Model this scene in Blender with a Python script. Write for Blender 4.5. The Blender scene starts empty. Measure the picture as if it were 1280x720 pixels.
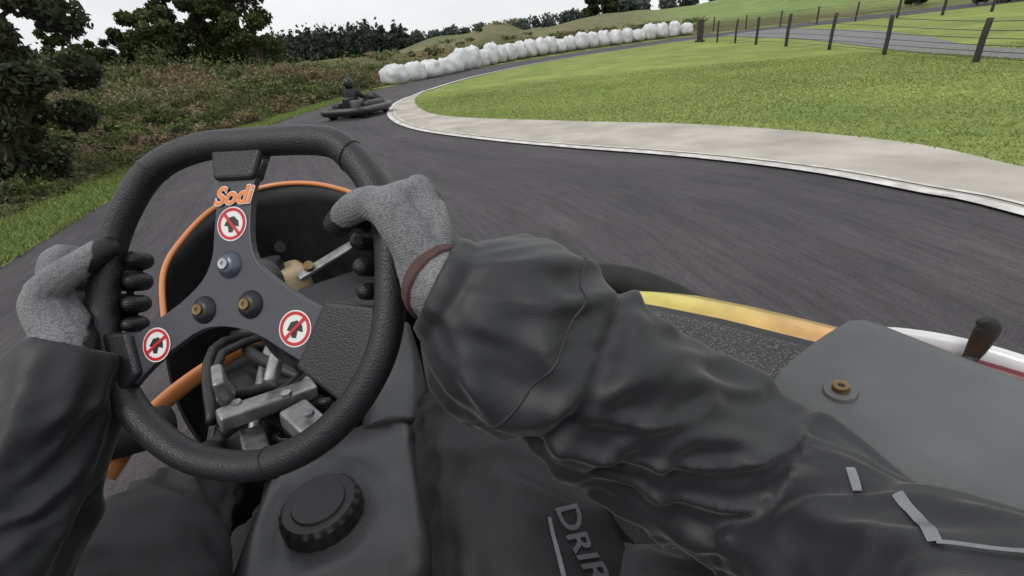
import bpy, bmesh, math, random
import numpy as np
from mathutils import Vector, Matrix, noise
random.seed(7); rng=np.random.default_rng(7)
S=bpy.context.scene; COL=S.collection
S.view_settings.view_transform='Standard'; S.view_settings.look='None'; S.view_settings.exposure=0
# ------------------------------------------------------------------ helpers
def link(o,parent=None):
    COL.objects.link(o)
    if parent: o.parent=parent
    return o
def empty(name,loc=(0,0,0),rz=0,parent=None):
    e=bpy.data.objects.new(name,None); e.empty_display_size=.1; e.location=loc; e.rotation_euler=(0,0,rz); return link(e,parent)
def mesh(name,V,Fc,mats,parent=None,smooth=True,midx=None):
    me=bpy.data.meshes.new(name); me.from_pydata([tuple(v) for v in V],[],[tuple(f) for f in Fc]); me.update()
    o=bpy.data.objects.new(name,me)
    for m in (mats if isinstance(mats,(list,tuple)) else [mats]): me.materials.append(m)
    if smooth: me.polygons.foreach_set('use_smooth',[True]*len(me.polygons))
    if midx is not None: me.polygons.foreach_set('material_index',midx)
    return link(o,parent)
def mod(o,t,**k):
    m=o.modifiers.new(t.lower(),t)
    for a,b in k.items(): setattr(m,a,b)
    return m
def N(nt,t,**k):
    n=nt.nodes.new(t)
    for a,b in k.items(): setattr(n,a,b)
    return n
def newmat(name):
    m=bpy.data.materials.new(name); m.use_nodes=True; nt=m.node_tree; return m,nt,nt.nodes['Principled BSDF']
def M(name,c,rough=.6,var=.25,scale=30,bump=0,bscale=200,metal=0,c2=None,coat=0,spec=.5,detail=5):
    m,nt,b=newmat(name)
    tc=N(nt,'ShaderNodeTexCoord'); n=N(nt,'ShaderNodeTexNoise'); n.inputs['Scale'].default_value=scale; n.inputs['Detail'].default_value=detail
    nt.links.new(tc.outputs['Object'],n.inputs['Vector'])
    r=N(nt,'ShaderNodeValToRGB'); r.color_ramp.elements[0].position=.3; r.color_ramp.elements[1].position=.7
    a=c2 if c2 else tuple(x*(1-var) for x in c); 
    r.color_ramp.elements[0].color=(*a,1); r.color_ramp.elements[1].color=(*(tuple(min(1,x*(1+var)) for x in c) if not c2 else c),1)
    nt.links.new(n.outputs['Fac'],r.inputs['Fac']); nt.links.new(r.outputs['Color'],b.inputs['Base Color'])
    b.inputs['Roughness'].default_value=rough; b.inputs['Metallic'].default_value=metal; b.inputs['Specular IOR Level'].default_value=spec
    if coat: b.inputs['Coat Weight'].default_value=coat
    if bump:
        n2=N(nt,'ShaderNodeTexNoise'); n2.inputs['Scale'].default_value=bscale; n2.inputs['Detail'].default_value=4
        nt.links.new(tc.outputs['Object'],n2.inputs['Vector'])
        bp=N(nt,'ShaderNodeBump'); bp.inputs['Strength'].default_value=bump; bp.inputs['Distance'].default_value=.002
        nt.links.new(n2.outputs['Fac'],bp.inputs['Height']); nt.links.new(bp.outputs['Normal'],b.inputs['Normal'])
    return m
def catmull(P,n,closed=False):
    P=np.array(P,float); m=len(P); out=[]
    segs=m if closed else m-1
    for i in range(segs):
        if closed: a,b,c,d=P[(i-1)%m],P[i],P[(i+1)%m],P[(i+2)%m]
        else: a,b,c,d=P[max(i-1,0)],P[i],P[i+1],P[min(i+2,m-1)]
        for k in range(n):
            t=k/n; out.append(.5*((2*b)+(c-a)*t+(2*a-5*b+4*c-d)*t*t+(3*b-a-3*c+d)*t**3))
    if not closed: out.append(P[-1])
    return np.array(out)
def tube(name,pts,rad,mat,parent=None,sub=8,nr=16,closed=False,disp=None,cap=True,up=(0,0,1),flat=1.0,raw=False):
    """loft a round section along a curve"""
    pts=np.array(pts,float); rad=np.full(len(pts),rad,float) if np.isscalar(rad) else np.array(rad,float)
    C=catmull(np.c_[pts,rad],sub,closed); c=C[:,:3]; r=np.abs(C[:,3]); n=len(c)
    T=np.roll(c,-1,0)-np.roll(c,1,0) if closed else np.gradient(c,axis=0)
    T/=np.linalg.norm(T,axis=1)[:,None]+1e-12
    u=np.array(up,float); u=u-T[0]*(u@T[0])
    if np.linalg.norm(u)<1e-3: u=np.array([1,0,0])-T[0]*T[0][0]
    u/=np.linalg.norm(u); L=0; G=np.zeros((n,nr,3)); NN=np.zeros((n,nr,3))
    for i in range(n):
        u=u-T[i]*(u@T[i]); u/=np.linalg.norm(u); w=np.cross(T[i],u)
        if i: L+=np.linalg.norm(c[i]-c[i-1])
        for j in range(nr):
            th=2*math.pi*j/nr; d=math.cos(th)*u+math.sin(th)*w*flat
            rr=r[i]+(disp(L,th,r[i],i/(n-1)) if disp else 0)
            G[i,j]=c[i]+d*rr; NN[i,j]=d
    V=G.reshape(-1,3).tolist(); F=[]
    for i in range(n if closed else n-1):
        for j in range(nr):
            i2=(i+1)%n; j2=(j+1)%nr; F.append((i*nr+j,i*nr+j2,i2*nr+j2,i2*nr+j))
    if cap and not closed:
        V.append(c[0].tolist()); V.append(c[-1].tolist()); a=n*nr
        for j in range(nr): F.append((a,(j+1)%nr,j)); F.append((a+1,(n-1)*nr+j,(n-1)*nr+(j+1)%nr))
    if raw: return V,F,G,NN
    return mesh(name,V,F,mat,parent),G,NN
def join(parts):
    V=[];F=[]
    for v,f in parts:
        b=len(V); V+=v; F+=[tuple(i+b for i in q) for q in f]
    return V,F
def box(name,c,s,mat,parent=None,bev=.01,rot=(0,0,0),seg=3):
    bm=bmesh.new(); bmesh.ops.create_cube(bm,size=1)
    for v in bm.verts: v.co=Vector((v.co.x*s[0],v.co.y*s[1],v.co.z*s[2]))
    if bev: bmesh.ops.bevel(bm,geom=bm.edges[:],offset=min(bev,min(s)*.45),segments=seg,affect='EDGES',profile=.5)
    me=bpy.data.meshes.new(name); bm.to_mesh(me); bm.free(); me.materials.append(mat)
    me.polygons.foreach_set('use_smooth',[True]*len(me.polygons))
    o=bpy.data.objects.new(name,me); o.location=c; o.rotation_euler=rot; return link(o,parent)
def lathe(name,prof,mat,parent=None,loc=(0,0,0),rot=(0,0,0),n=40):
    V=[];F=[]
    for (r,z) in prof:
        for j in range(n):
            a=2*math.pi*j/n; V.append((r*math.cos(a),r*math.sin(a),z))
    for i in range(len(prof)-1):
        for j in range(n):
            F.append((i*n+j,i*n+(j+1)%n,(i+1)*n+(j+1)%n,(i+1)*n+j))
    o=mesh(name,V,F,mat,parent)
    o.location=loc;o.rotation_euler=rot
    mod(o,'EDGE_SPLIT',split_angle=math.radians(40))
    return o
def sm(x): x=np.clip(x,0,1); return x*x*(3-2*x)

# ------------------------------------------------------------------ world
W=bpy.data.worlds.new("World"); S.world=W; W.use_nodes=True; nt=W.node_tree; bg=nt.nodes['Background']
sky=N(nt,'ShaderNodeTexSky',sky_type='NISHITA'); sky.sun_disc=False; sky.sun_elevation=math.radians(52); sky.sun_rotation=math.radians(40)
sc=N(nt,'ShaderNodeVectorMath',operation='SCALE'); sc.inputs['Scale'].default_value=.1; nt.links.new(sky.outputs[0],sc.inputs[0])
tc=N(nt,'ShaderNodeTexCoord'); mp=N(nt,'ShaderNodeMapping'); mp.inputs['Scale'].default_value=(1,1,3)
nz=N(nt,'ShaderNodeTexNoise'); nz.inputs['Scale'].default_value=2.2; nz.inputs['Detail'].default_value=5
nt.links.new(tc.outputs['Generated'],mp.inputs[0]); nt.links.new(mp.outputs[0],nz.inputs['Vector'])
cr=N(nt,'ShaderNodeValToRGB'); cr.color_ramp.elements[0].position=.3; cr.color_ramp.elements[0].color=(.82,.85,.87,1)
cr.color_ramp.elements[1].position=.7; cr.color_ramp.elements[1].color=(1.02,1.03,1.04,1); nt.links.new(nz.outputs['Fac'],cr.inputs['Fac'])
mx=N(nt,'ShaderNodeMixRGB'); mx.inputs[0].default_value=.88; nt.links.new(sc.outputs[0],mx.inputs[1]); nt.links.new(cr.outputs[0],mx.inputs[2])
nt.links.new(mx.outputs[0],bg.inputs[0]); bg.inputs[1].default_value=1.0
sl=bpy.data.lights.new('sun','SUN'); sl.energy=1.3; sl.angle=math.radians(16); sl.color=(1,.97,.93)
so=bpy.data.objects.new('sun',sl); link(so); so.rotation_euler=(math.radians(38),0,math.radians(-40))
# ------------------------------------------------------------------ camera
p=math.radians(27.2); r_=math.radians(6.2); YAW=math.radians(22)
Fv=Vector((0,math.cos(p),-math.sin(p)));R0=Vector((1,0,0));U0=Vector((0,math.sin(p),math.cos(p)))
Rv=math.cos(r_)*R0-math.sin(r_)*U0;Uv=math.cos(r_)*U0+math.sin(r_)*R0
cam=bpy.data.cameras.new('camera'); cam.lens=16; cam.sensor_width=36; cam.clip_start=.02; cam.clip_end=5000
co=bpy.data.objects.new('camera',cam); link(co)
m3=Matrix((Rv,Uv,-Fv)).transposed(); co.matrix_world=Matrix.Translation((0,0,.85))@m3.to_4x4(); S.camera=co
# ------------------------------------------------------------------ track layout (metres)
LEFT=np.array([(.3,-12),(-1.2,-6),(-2.3,0),(-3.05,2.64),(-3.33,3.45),(-3.68,4.53),(-4.12,6.5),(-4.65,10.1),(-4.75,14.9),(-4.15,19.8),(-.45,28.3),(4.9,34.3),(12.2,40.4),(17.4,42.2),(24,43),(36,42),(60,36)])
INNER=np.array([(1.9,-12),(2.0,-6),(2.3,0),(2.25,1.79),(2.15,2.21),(1.91,2.83),(1.41,3.56),(.60,4.46),(-.18,5.43),(-1.12,6.88),(-1.79,8.63),(-2.22,10.65),(-2.42,13.3),(-2.13,16.1),(-.38,21.5),(4.05,28.3),(9.8,32.4),(13.3,34.2),(18,34.5),(24,33),(36,31),(60,26)])
GRASS=np.array([(2.9,-12),(2.9,-6),(3.0,0),(2.96,1.79),(2.91,2.41),(2.93,3.13),(2.62,3.98),(1.97,5.01),(.85,6.20),(-.76,8.17),(-1.50,10.24),(-2.0,13.07),(-2.10,15.2)])
def segdist(X,Y,P):
    best=np.full(X.shape,1e9); side=np.zeros(X.shape)
    for a,b in zip(P[:-1],P[1:]):
        d=b-a; L=d@d; t=np.clip(((X-a[0])*d[0]+(Y-a[1])*d[1])/L,0,1)
        dx=X-(a[0]+t*d[0]); dy=Y-(a[1]+t*d[1]); D=np.hypot(dx,dy); cr=d[0]*dy-d[1]*dx
        k=D<best; best=np.where(k,D,best); side=np.where(k,np.sign(cr),side)
    return best*side   # positive = left of path
def vnoise(X,Y,s,seed=0):
    X=X/s+seed*17.3; Y=Y/s+seed*9.1; xi=np.floor(X);yi=np.floor(Y);fx=sm(X-xi);fy=sm(Y-yi)
    h=lambda a,b: np.modf(np.abs(np.sin(a*127.1+b*311.7+seed)*43758.5453))[0]
    return (h(xi,yi)*(1-fx)+h(xi+1,yi)*fx)*(1-fy)+(h(xi,yi+1)*(1-fx)+h(xi+1,yi+1)*fx)*fy
AZ=[-180,-70,-43,-30,-22,-16,-9,-6,0,4,9,13,18,22,26,30,36,45,70,180]
EL=[2.5,3.2,3.0,2.4,1.9,1.9,1.3,1.5,1.9,2.1,2.3,2.5,2.1,2.2,3.0,3.9,4.6,5,4,2.5]
def height(X,Y):
    X=np.asarray(X,float);Y=np.asarray(Y,float)
    d=np.hypot(X,Y); h=.02*np.clip(d-15,0,45)
    s=segdist(X,Y,LEFT)
    fade=1-sm((Y-17)/14)
    bank=(.62*sm((s-.55)/2.8)+.7*sm((s-3.0)/9))*(.25+.75*fade)
    bank+=(vnoise(X,Y,1.6,1)-.5)*.5*sm((s-.8)/1.5)*fade
    bank+=sm((s-3)/22)*.8
    h=h+np.where(s>0,bank,0)
    az=np.degrees(np.arctan2(X,Y)); el=np.interp(az,AZ,EL)
    far=.85+np.tan(np.radians(el))*150+(vnoise(X,Y,28,2)-.5)*3+(vnoise(X,Y,9,3)-.5)*1.0
    k=sm((d-58)/100)
    h=h*(1-k)+far*k
    hump=2.6*np.exp(-((az-1.5)/3.2)**2-((d-78)/14)**2)+1.8*np.exp(-((az+5)/4)**2-((d-85)/12)**2)+1.5*np.exp(-((az-12)/5)**2-((d-95)/12)**2)
    h=h+hump-sm((d-400)/900)*20
    return h
def hz(x,y): return float(height(np.array([x]),np.array([y]))[0])
# terrain sheet
rs=np.concatenate([[0.01],np.geomspace(.6,2500,190)]); A=np.radians(np.concatenate([np.arange(-180,-60,4),np.arange(-60,62,.6),np.arange(62,180,4)]))
RR,AA=np.meshgrid(rs,A,indexing='ij'); X=RR*np.sin(AA);Y=RR*np.cos(AA); Z=height(X,Y)
nR,nA=X.shape; V=np.stack([X,Y,Z],-1).reshape(-1,3)
idx=np.arange(nR*nA).reshape(nR,nA)
Fq=np.stack([idx[:-1],np.roll(idx,-1,1)[:-1],np.roll(idx,-1,1)[1:],idx[1:]],-1).reshape(-1,4)[:, ::-1]
def terrain_col(X,Y):
    s=segdist(X,Y,LEFT); d=np.hypot(X,Y); az=np.degrees(np.arctan2(X,Y))
    grass=np.array([.235,.300,.088]); c=np.ones(X.shape+(3,))*grass
    n=vnoise(X,Y,2.5,5)*.6+vnoise(X,Y,.8,6)*.4
    c=c*(.85+.3*n[...,None])
    br=np.array([.15,.12,.065])*(1-n[...,None])+np.array([.09,.105,.04])*n[...,None]
    k=sm((s-.5)/.35)[...,None]*1.0; c=c*(1-k)+br*k
    k2=sm((d-55)/15); n2=vnoise(X,Y,11,7)*.6+vnoise(X,Y,4,8)*.4
    hillb=np.array([.22,.195,.115])[None]*(1-n2[...,None])+np.array([.12,.15,.07])[None]*n2[...,None]
    hillg=np.array([.21,.28,.10])[None]*(.8+.35*n2[...,None])
    w=sm((az-14)/8)[...,None]; hill=hillb*(1-w)+hillg*w
    k2=k2[...,None]*(1-.0*w); c=c*(1-k2)+hill*k2
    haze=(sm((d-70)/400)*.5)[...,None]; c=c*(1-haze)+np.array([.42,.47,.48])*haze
    return c
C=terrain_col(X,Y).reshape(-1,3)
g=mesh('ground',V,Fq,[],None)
ca=g.data.color_attributes.new('Col','FLOAT_COLOR','POINT'); ca.data.foreach_set('color',np.c_[C,np.ones(len(C))].ravel())
m,nt,b=newmat('grass_ground'); at=N(nt,'ShaderNodeAttribute',attribute_name='Col'); tc=N(nt,'ShaderNodeTexCoord')
n1=N(nt,'ShaderNodeTexNoise'); n1.inputs['Scale'].default_value=.7; n1.inputs['Detail'].default_value=8; n1.inputs['Roughness'].default_value=.7; nt.links.new(tc.outputs['Object'],n1.inputs['Vector'])
n2=N(nt,'ShaderNodeTexNoise'); n2.inputs['Scale'].default_value=45; n2.inputs['Detail'].default_value=6; nt.links.new(tc.outputs['Object'],n2.inputs['Vector'])
r1=N(nt,'ShaderNodeValToRGB'); r1.color_ramp.elements[0].position=.35; r1.color_ramp.elements[0].color=(.70,.80,.7,1); r1.color_ramp.elements[1].position=.65; r1.color_ramp.elements[1].color=(1.30,1.12,1.2,1)
nt.links.new(n1.outputs['Fac'],r1.inputs['Fac'])
r2=N(nt,'ShaderNodeValToRGB'); r2.color_ramp.elements[0].position=.3; r2.color_ramp.elements[0].color=(.7,.72,.7,1); r2.color_ramp.elements[1].position=.7; r2.color_ramp.elements[1].color=(1.25,1.25,1.2,1)
nt.links.new(n2.outputs['Fac'],r2.inputs['Fac'])
ma=N(nt,'ShaderNodeMixRGB',blend_type='MULTIPLY'); ma.inputs[0].default_value=1; nt.links.new(at.outputs['Color'],ma.inputs[1]); nt.links.new(r1.outputs[0],ma.inputs[2])
mb=N(nt,'ShaderNodeMixRGB',blend_type='MULTIPLY'); mb.inputs[0].default_value=1; nt.links.new(ma.outputs[0],mb.inputs[1]); nt.links.new(r2.outputs[0],mb.inputs[2])
nt.links.new(mb.outputs[0],b.inputs['Base Color']); b.inputs['Roughness'].default_value=.95; b.inputs['Specular IOR Level'].default_value=.1
bp=N(nt,'ShaderNodeBump'); bp.inputs['Strength'].default_value=.5; bp.inputs['Distance'].default_value=.02; nt.links.new(n2.outputs['Fac'],bp.inputs['Height']); nt.links.new(bp.outputs[0],b.inputs['Normal'])
g.data.materials.append(m); m_ground=m
# strips
def strip(name,A_,B_,off,mat,nacross=6,n=300):
    def res(P,n):
        c=catmull(P,12); L=np.r_[0,np.cumsum(np.hypot(*np.diff(c,axis=0).T))]; t=np.linspace(0,1,n)*L[-1]
        return np.c_[np.interp(t,L,c[:,0]),np.interp(t,L,c[:,1])],L[-1]
    a,La=res(A_,n); b,Lb=res(B_,n)
    V=[];F=[]
    for j in range(nacross+1):
        w=j/nacross; q=a*(1-w)+b*w; z=height(q[:,0],q[:,1])
        z=np.minimum(z,.02*np.clip(np.hypot(q[:,0],q[:,1])-15,0,45)+.0)+off
        V.append(np.c_[q,z])
    V=np.array(V).transpose(1,0,2).reshape(-1,3); k=nacross+1
    for i in range(n-1):
        for j in range(nacross): F.append((i*k+j,i*k+j+1,(i+1)*k+j+1,(i+1)*k+j))
    o=mesh(name,V,F,mat); uv=o.data.uv_layers.new(name='UVMap'); L=np.linspace(0,(La+Lb)/2,n)
    li=np.zeros(len(o.data.loops),int); o.data.loops.foreach_get('vertex_index',li)
    u=L[li//k]; v=(li%k)/nacross*3.0; uv.data.foreach_set('uv',np.c_[u,v].ravel()); return o
m,nt,b=newmat('asphalt'); uvn=N(nt,'ShaderNodeTexCoord')
def noi(scale,vec,mapscale=None,detail=5,rough=.6):
    n=N(nt,'ShaderNodeTexNoise'); n.inputs['Scale'].default_value=scale; n.inputs['Detail'].default_value=detail; n.inputs['Roughness'].default_value=rough
    if mapscale: 
        mpp=N(nt,'ShaderNodeMapping'); mpp.inputs['Scale'].default_value=mapscale; nt.links.new(vec,mpp.inputs[0]); vec=mpp.outputs[0]
    nt.links.new(vec,n.inputs['Vector']); return n
na=noi(1,uvn.outputs['UV'],(.7,10,1),8,.75); nb=noi(1,uvn.outputs['UV'],(3.5,60,1),6,.8); ncx=noi(.6,uvn.outputs['Object'],None,4)
nd=noi(230,uvn.outputs['Object'],None,3); nw=noi(1,uvn.outputs['UV'],(.05,1.6,1),2,.5)
def ramp(n,a,b_,p0=.3,p1=.7):
    r=N(nt,'ShaderNodeValToRGB'); r.color_ramp.elements[0].position=p0;r.color_ramp.elements[1].position=p1
    r.color_ramp.elements[0].color=(*a,1);r.color_ramp.elements[1].color=(*b_,1); nt.links.new(n.outputs['Fac'],r.inputs['Fac']); return r
def mul(a,b_):
    x=N(nt,'ShaderNodeMixRGB',blend_type='MULTIPLY'); x.inputs[0].default_value=1; nt.links.new(a,x.inputs[1]); nt.links.new(b_,x.inputs[2]); return x.outputs[0]
c=mul(ramp(na,(.054,.050,.054),(.092,.085,.091)).outputs[0],ramp(nb,(.66,.66,.67),(1.38,1.38,1.38)).outputs[0])
c=mul(c,ramp(ncx,(.82,.81,.84),(1.2,1.17,1.17)).outputs[0]); c=mul(c,ramp(nd,(.65,.65,.65),(1.4,1.38,1.35)).outputs[0]); c=mul(c,ramp(nw,(.84,.84,.85),(1.12,1.11,1.1)).outputs[0])
nt.links.new(c,b.inputs['Base Color']); b.inputs['Roughness'].default_value=.85; b.inputs['Specular IOR Level'].default_value=.3
bp=N(nt,'ShaderNodeBump'); bp.inputs['Strength'].default_value=.5; bp.inputs['Distance'].default_value=.004; nt.links.new(nd.outputs['Fac'],bp.inputs['Height']); nt.links.new(bp.outputs[0],b.inputs['Normal'])
m_asph=m
strip('race_track',LEFT,INNER,.006,m_asph,8,n=400)
FR_near=np.array([(5.6,0),(8.2,7.4),(10.8,14.5),(12.9,20.5),(14.5,27),(16,33),(17.5,37)]); FR_far=np.array([(7.4,0),(9.8,8.9),(13,14.8),(15.4,19.5),(17.4,25),(19,30.5),(21,36)])
strip('access_road',FR_near,FR_far,.012,M('old_asphalt',(.18,.18,.185),.9,.2,3),4,n=120)
m_conc=M('concrete_apron',(.56,.515,.445),.9,.2,1.8,.4,120,c2=(.34,.31,.26),detail=12)
INs=INNER[:14]
strip('concrete_kerb',INs,GRASS,.014,m_conc,4,n=220)
def offset(P,d):
    T=np.gradient(P,axis=0);T/=np.linalg.norm(T,axis=1)[:,None]; return P+np.c_[T[:,1],-T[:,0]]*d
m_line=M('white_line_paint',(.80,.79,.76),.8,.2,9,c2=(.42,.39,.36),detail=10)
ci=catmull(INs,8)
strip('white_line',offset(ci,-.03),offset(ci,.055),.020,m_line,1,n=260)
strip('white_line.001',offset(ci,.10),offset(ci,.13),.020,m_line,1,n=260)
ci2=catmull(INNER[13:19],8); strip('white_line.002',ci2,offset(ci2,.16),.020,m_line,1,n=160)

# ------------------------------------------------------------------ foliage
def leafmat(name):
    m,nt,b=newmat(name); at=N(nt,'ShaderNodeAttribute',attribute_name='Col'); nt.links.new(at.outputs['Color'],b.inputs['Base Color'])
    b.inputs['Roughness'].default_value=.7; b.inputs['Specular IOR Level'].default_value=.25
    tr=N(nt,'ShaderNodeBsdfTranslucent'); nt.links.new(at.outputs['Color'],tr.inputs[0]); mx=N(nt,'ShaderNodeMixShader'); mx.inputs[0].default_value=.25
    nt.links.new(b.outputs[0],mx.inputs[1]); nt.links.new(tr.outputs[0],mx.inputs[2]); nt.links.new(mx.outputs[0],nt.nodes['Material Output'].inputs[0]); return m
m_leaf=leafmat('leaf')
def leaves(name,P,size,cols,parent=None,aspect=.5):
    n=len(P); a=rng.normal(size=(n,3)); 
    a/=np.linalg.norm(a,axis=1)[:,None]; b=rng.normal(size=(n,3)); b-=a*(a*b).sum(1)[:,None]; b/=np.linalg.norm(b,axis=1)[:,None]
    s=size[:,None]; v=np.stack([P-a*s,P+b*s*aspect,P+a*s,P-b*s*aspect],1).reshape(-1,3)
    me=bpy.data.meshes.new(name); me.vertices.add(4*n); me.vertices.foreach_set('co',v.ravel()); me.loops.add(4*n); me.loops.foreach_set('vertex_index',np.arange(4*n))
    me.polygons.add(n); me.polygons.foreach_set('loop_start',np.arange(n)*4); me.polygons.foreach_set('loop_total',np.full(n,4)); me.update(); me.validate()
    ca=me.color_attributes.new('Col','FLOAT_COLOR','POINT'); ca.data.foreach_set('color',np.repeat(np.c_[cols,np.ones(n)],4,0).ravel())
    me.materials.append(m_leaf); o=bpy.data.objects.new(name,me); return link(o,parent)
def clump(cs,rs_,n,size,pal,flat=.8):
    cs=np.array(cs);rs_=np.array(rs_); k=rng.choice(len(cs),n,p=(rs_**2)/(rs_**2).sum()); d=rng.normal(size=(n,3)); d/=np.linalg.norm(d,axis=1)[:,None]
    rr=rs_[k]*rng.uniform(.55,1.05,n); P=cs[k]+d*rr[:,None]*np.array([1,1,flat])
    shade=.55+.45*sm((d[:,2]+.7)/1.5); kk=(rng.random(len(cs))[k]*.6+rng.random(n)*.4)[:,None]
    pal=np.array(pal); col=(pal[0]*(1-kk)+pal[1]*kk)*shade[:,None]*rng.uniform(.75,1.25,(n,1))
    return P,size*rng.uniform(.6,1.3,n),col
m_bark=M('bark',(.09,.07,.05),.9,.35,9,.8,30)
PAL_D=[(.032,.052,.024),(.08,.11,.042)]; PAL_M=[(.05,.078,.028),(.12,.16,.055)]
def tree(name,x,y,h,r,pal=PAL_D,nl=9000,ls=.16,seed=0,trunkfrac=.3,nsub=26,lean=(0,0)):
    rr=random.Random(seed); z=hz(x,y)-.1; e=empty(name,(x,y,z))
    top=(rr.uniform(-.1,.1)*r+lean[0],rr.uniform(-.1,.1)*r+lean[1],h*.92)
    tube('trunk',[(0,0,0),(top[0]*.3,top[1]*.3,h*.4),(top[0],top[1],top[2])],[h*.03,h*.02,h*.005],m_bark,e,sub=5,nr=8)
    cs=[];rs2=[]
    for i in range(nsub):
        t=(i+.5)/nsub; zz=h*(trunkfrac+(1-trunkfrac)*t*.95); prof=(math.sin(math.pi*min(1,(.12+t*.85)))**.6)
        a=rr.uniform(0,6.28); q=r*prof*rr.uniform(.25,.9); s=r*rr.uniform(.18,.36)
        c=(q*math.cos(a)+top[0]*t,q*math.sin(a)+top[1]*t,zz+rr.uniform(-.05,.05)*h); cs.append(c);rs2.append(s)
        if i%3==0: tube('limb_%d'%i,[(top[0]*t*.5,top[1]*t*.5,max(.1,c[2]-.18*h)),(c[0]*.5,c[1]*.5,c[2]-.07*h),c],[h*.012,h*.008,h*.003],m_bark,e,sub=3,nr=5)
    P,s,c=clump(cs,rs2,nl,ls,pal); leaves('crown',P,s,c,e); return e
def azp(az,d): return d*math.sin(math.radians(az)),d*math.cos(math.radians(az))
ti=0
for az,d,h,r,nl in [(-23.4,48,9.0,2.7,9000),(-25.8,53,8.3,2.5,8500),(-27.9,50,7.2,2.3,8000),(-29.8,49,6.2,2.2,7000),(-31.8,44,4.3,1.8,6000),(-34.2,46,3.4,1.3,3500),(-37.5,44,5.0,1.5,4500),(-42.5,40,3.2,1.7,3500)]:
    x,y=azp(az,d); tree('broadleaf_tree',x,y,h,r,PAL_D if ti%2 else PAL_M,nl,.17,ti+3,.12); ti+=1
x,y=azp(-45.2,7.6); tree('roadside_tree',x,y,4.0,.80,[(.055,.07,.04),(.13,.15,.085)],24000,.045,40,.03,60,lean=(1.05,.35))
for az,d,h,r in [(11.6,140,5.6,2.4),(13.4,140,6.4,3.2),(40.2,60,3.6,1.2),(45.2,48,3.6,1.7),(47.2,50,3.2,1.5)]:
    x,y=azp(az,d); tree('field_tree',x,y,h,r,PAL_D,3500,.2 if d<100 else .35,int(az*7),.12)
Ps=[];Ss=[];Cs=[]
def mass(a0,a1,d0,d1,n,h0,h1,rr0,pal,nl,ls,conic=True):
    for i in range(n):
        az=rng.uniform(a0,a1); d=rng.uniform(d0,d1); x,y=azp(az,d); z=hz(x,y); h=rng.uniform(h0,h1); r=rr0*rng.uniform(.7,1.2)
        t=np.linspace(.05,1,7); cs=[(x+rng.normal()*r*.15,y+rng.normal()*r*.15,z+h*k) for k in t]; rs2=[max(.12*r,r*((1-k)*.9+.1)) if conic else r*math.sin(math.pi*min(.95,k*.75+.2)) for k in t]
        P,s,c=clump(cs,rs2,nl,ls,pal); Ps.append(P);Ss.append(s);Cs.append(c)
mass(-24,-8.5,88,125,95,3.2,5.2,1.7,[(.036,.054,.04),(.075,.098,.065)],420,.38)
mass(-9,22,138,165,110,1.8,3.4,2.0,[(.07,.10,.085),(.11,.14,.12)],170,.5,False)
mass(-45,-22,60,85,60,2.2,3.6,1.9,[(.035,.055,.025),(.075,.105,.04)],300,.32,False)
mass(20,34,140,180,10,1.5,2.5,1.6,[(.05,.08,.05),(.09,.12,.07)],200,.5,False)
leaves('distant_tree_mass',np.concatenate(Ps),np.concatenate(Ss),np.concatenate(Cs))
# bracken & shrubs on bank
Ps=[];Ss=[];Cs=[]
pals=[[(.09,.125,.04),(.20,.24,.085)],[(.16,.115,.065),(.31,.235,.145)],[(.05,.078,.028),(.11,.145,.045)],[(.19,.175,.095),(.33,.30,.17)]]
lx=lambda y: np.interp(y,LEFT[:,1],LEFT[:,0])
for i in range(1900):
    y=1.5+rng.random()**1.3*30; s=.75+rng.random()**1.2*(9 if y<12 else 14)
    x=lx(min(y,19.8))-s if y<20 else rng.uniform(-18,-6.2+ (y-20)*.3)
    sd=segdist(np.array([x]),np.array([y]),LEFT)[0]
    if sd<.8 : continue
    d=math.hypot(x,y); 
    if d>34: continue
    pn=float(vnoise(np.array(x),np.array(y),2.6,12)*.7+vnoise(np.array(x),np.array(y),1.0,13)*.3)
    big=rng.random()<.08
    r=rng.uniform(.07,.20)*(1+ .6*(sd>3))*(1+.4*(d>12))*(2.0 if big else 1); z=hz(x,y)
    pi=2 if pn<.33 else 0 if pn<.43 else 3 if pn<.54 else 1
    if rng.random()<.25: pi=int(rng.integers(4))
    if big: pi=2 if rng.random()<.6 else 0
    sub=5
    cs=[(x+rng.normal()*r*.7,y+rng.normal()*r*.7,z+r*rng.uniform(0,.9)) for _ in range(sub)]
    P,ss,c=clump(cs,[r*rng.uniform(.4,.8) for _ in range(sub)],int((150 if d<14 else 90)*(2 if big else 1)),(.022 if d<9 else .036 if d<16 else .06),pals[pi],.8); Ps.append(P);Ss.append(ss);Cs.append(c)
n=60000; y=1.5+rng.random(n)**1.3*24; x=lx(y)-.7-rng.random(n)**1.3*9; z=height(x,y)+rng.uniform(0,.07,n)
k=vnoise(x,y,1.4,31)[:,None]; c=(np.array([.23,.175,.10])*k+np.array([.11,.14,.055])*(1-k))*rng.uniform(.6,1.35,(n,1)); Ps.append(np.c_[x,y,z]);Ss.append(.018+.0022*np.hypot(x,y)*rng.uniform(.6,1.3,n));Cs.append(c)
for i in range(60):
    az=rng.uniform(-14,22); d=rng.uniform(46,75) if az>-5 else rng.uniform(30,60); x,y=azp(az,d)
    if segdist(np.array([x]),np.array([y]),LEFT)[0]<4: continue
    r=rng.uniform(.4,.9); z=hz(x,y); cs=[(x+rng.normal()*r,y+rng.normal()*r,z+r*.3) for _ in range(4)]
    P,ss,c=clump(cs,[r*.6]*4,120,.14,pals[int(rng.integers(4))],.7); Ps.append(P);Ss.append(ss);Cs.append(c)
leaves('bracken_bank',np.concatenate(Ps),np.concatenate(Ss),np.concatenate(Cs))
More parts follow.
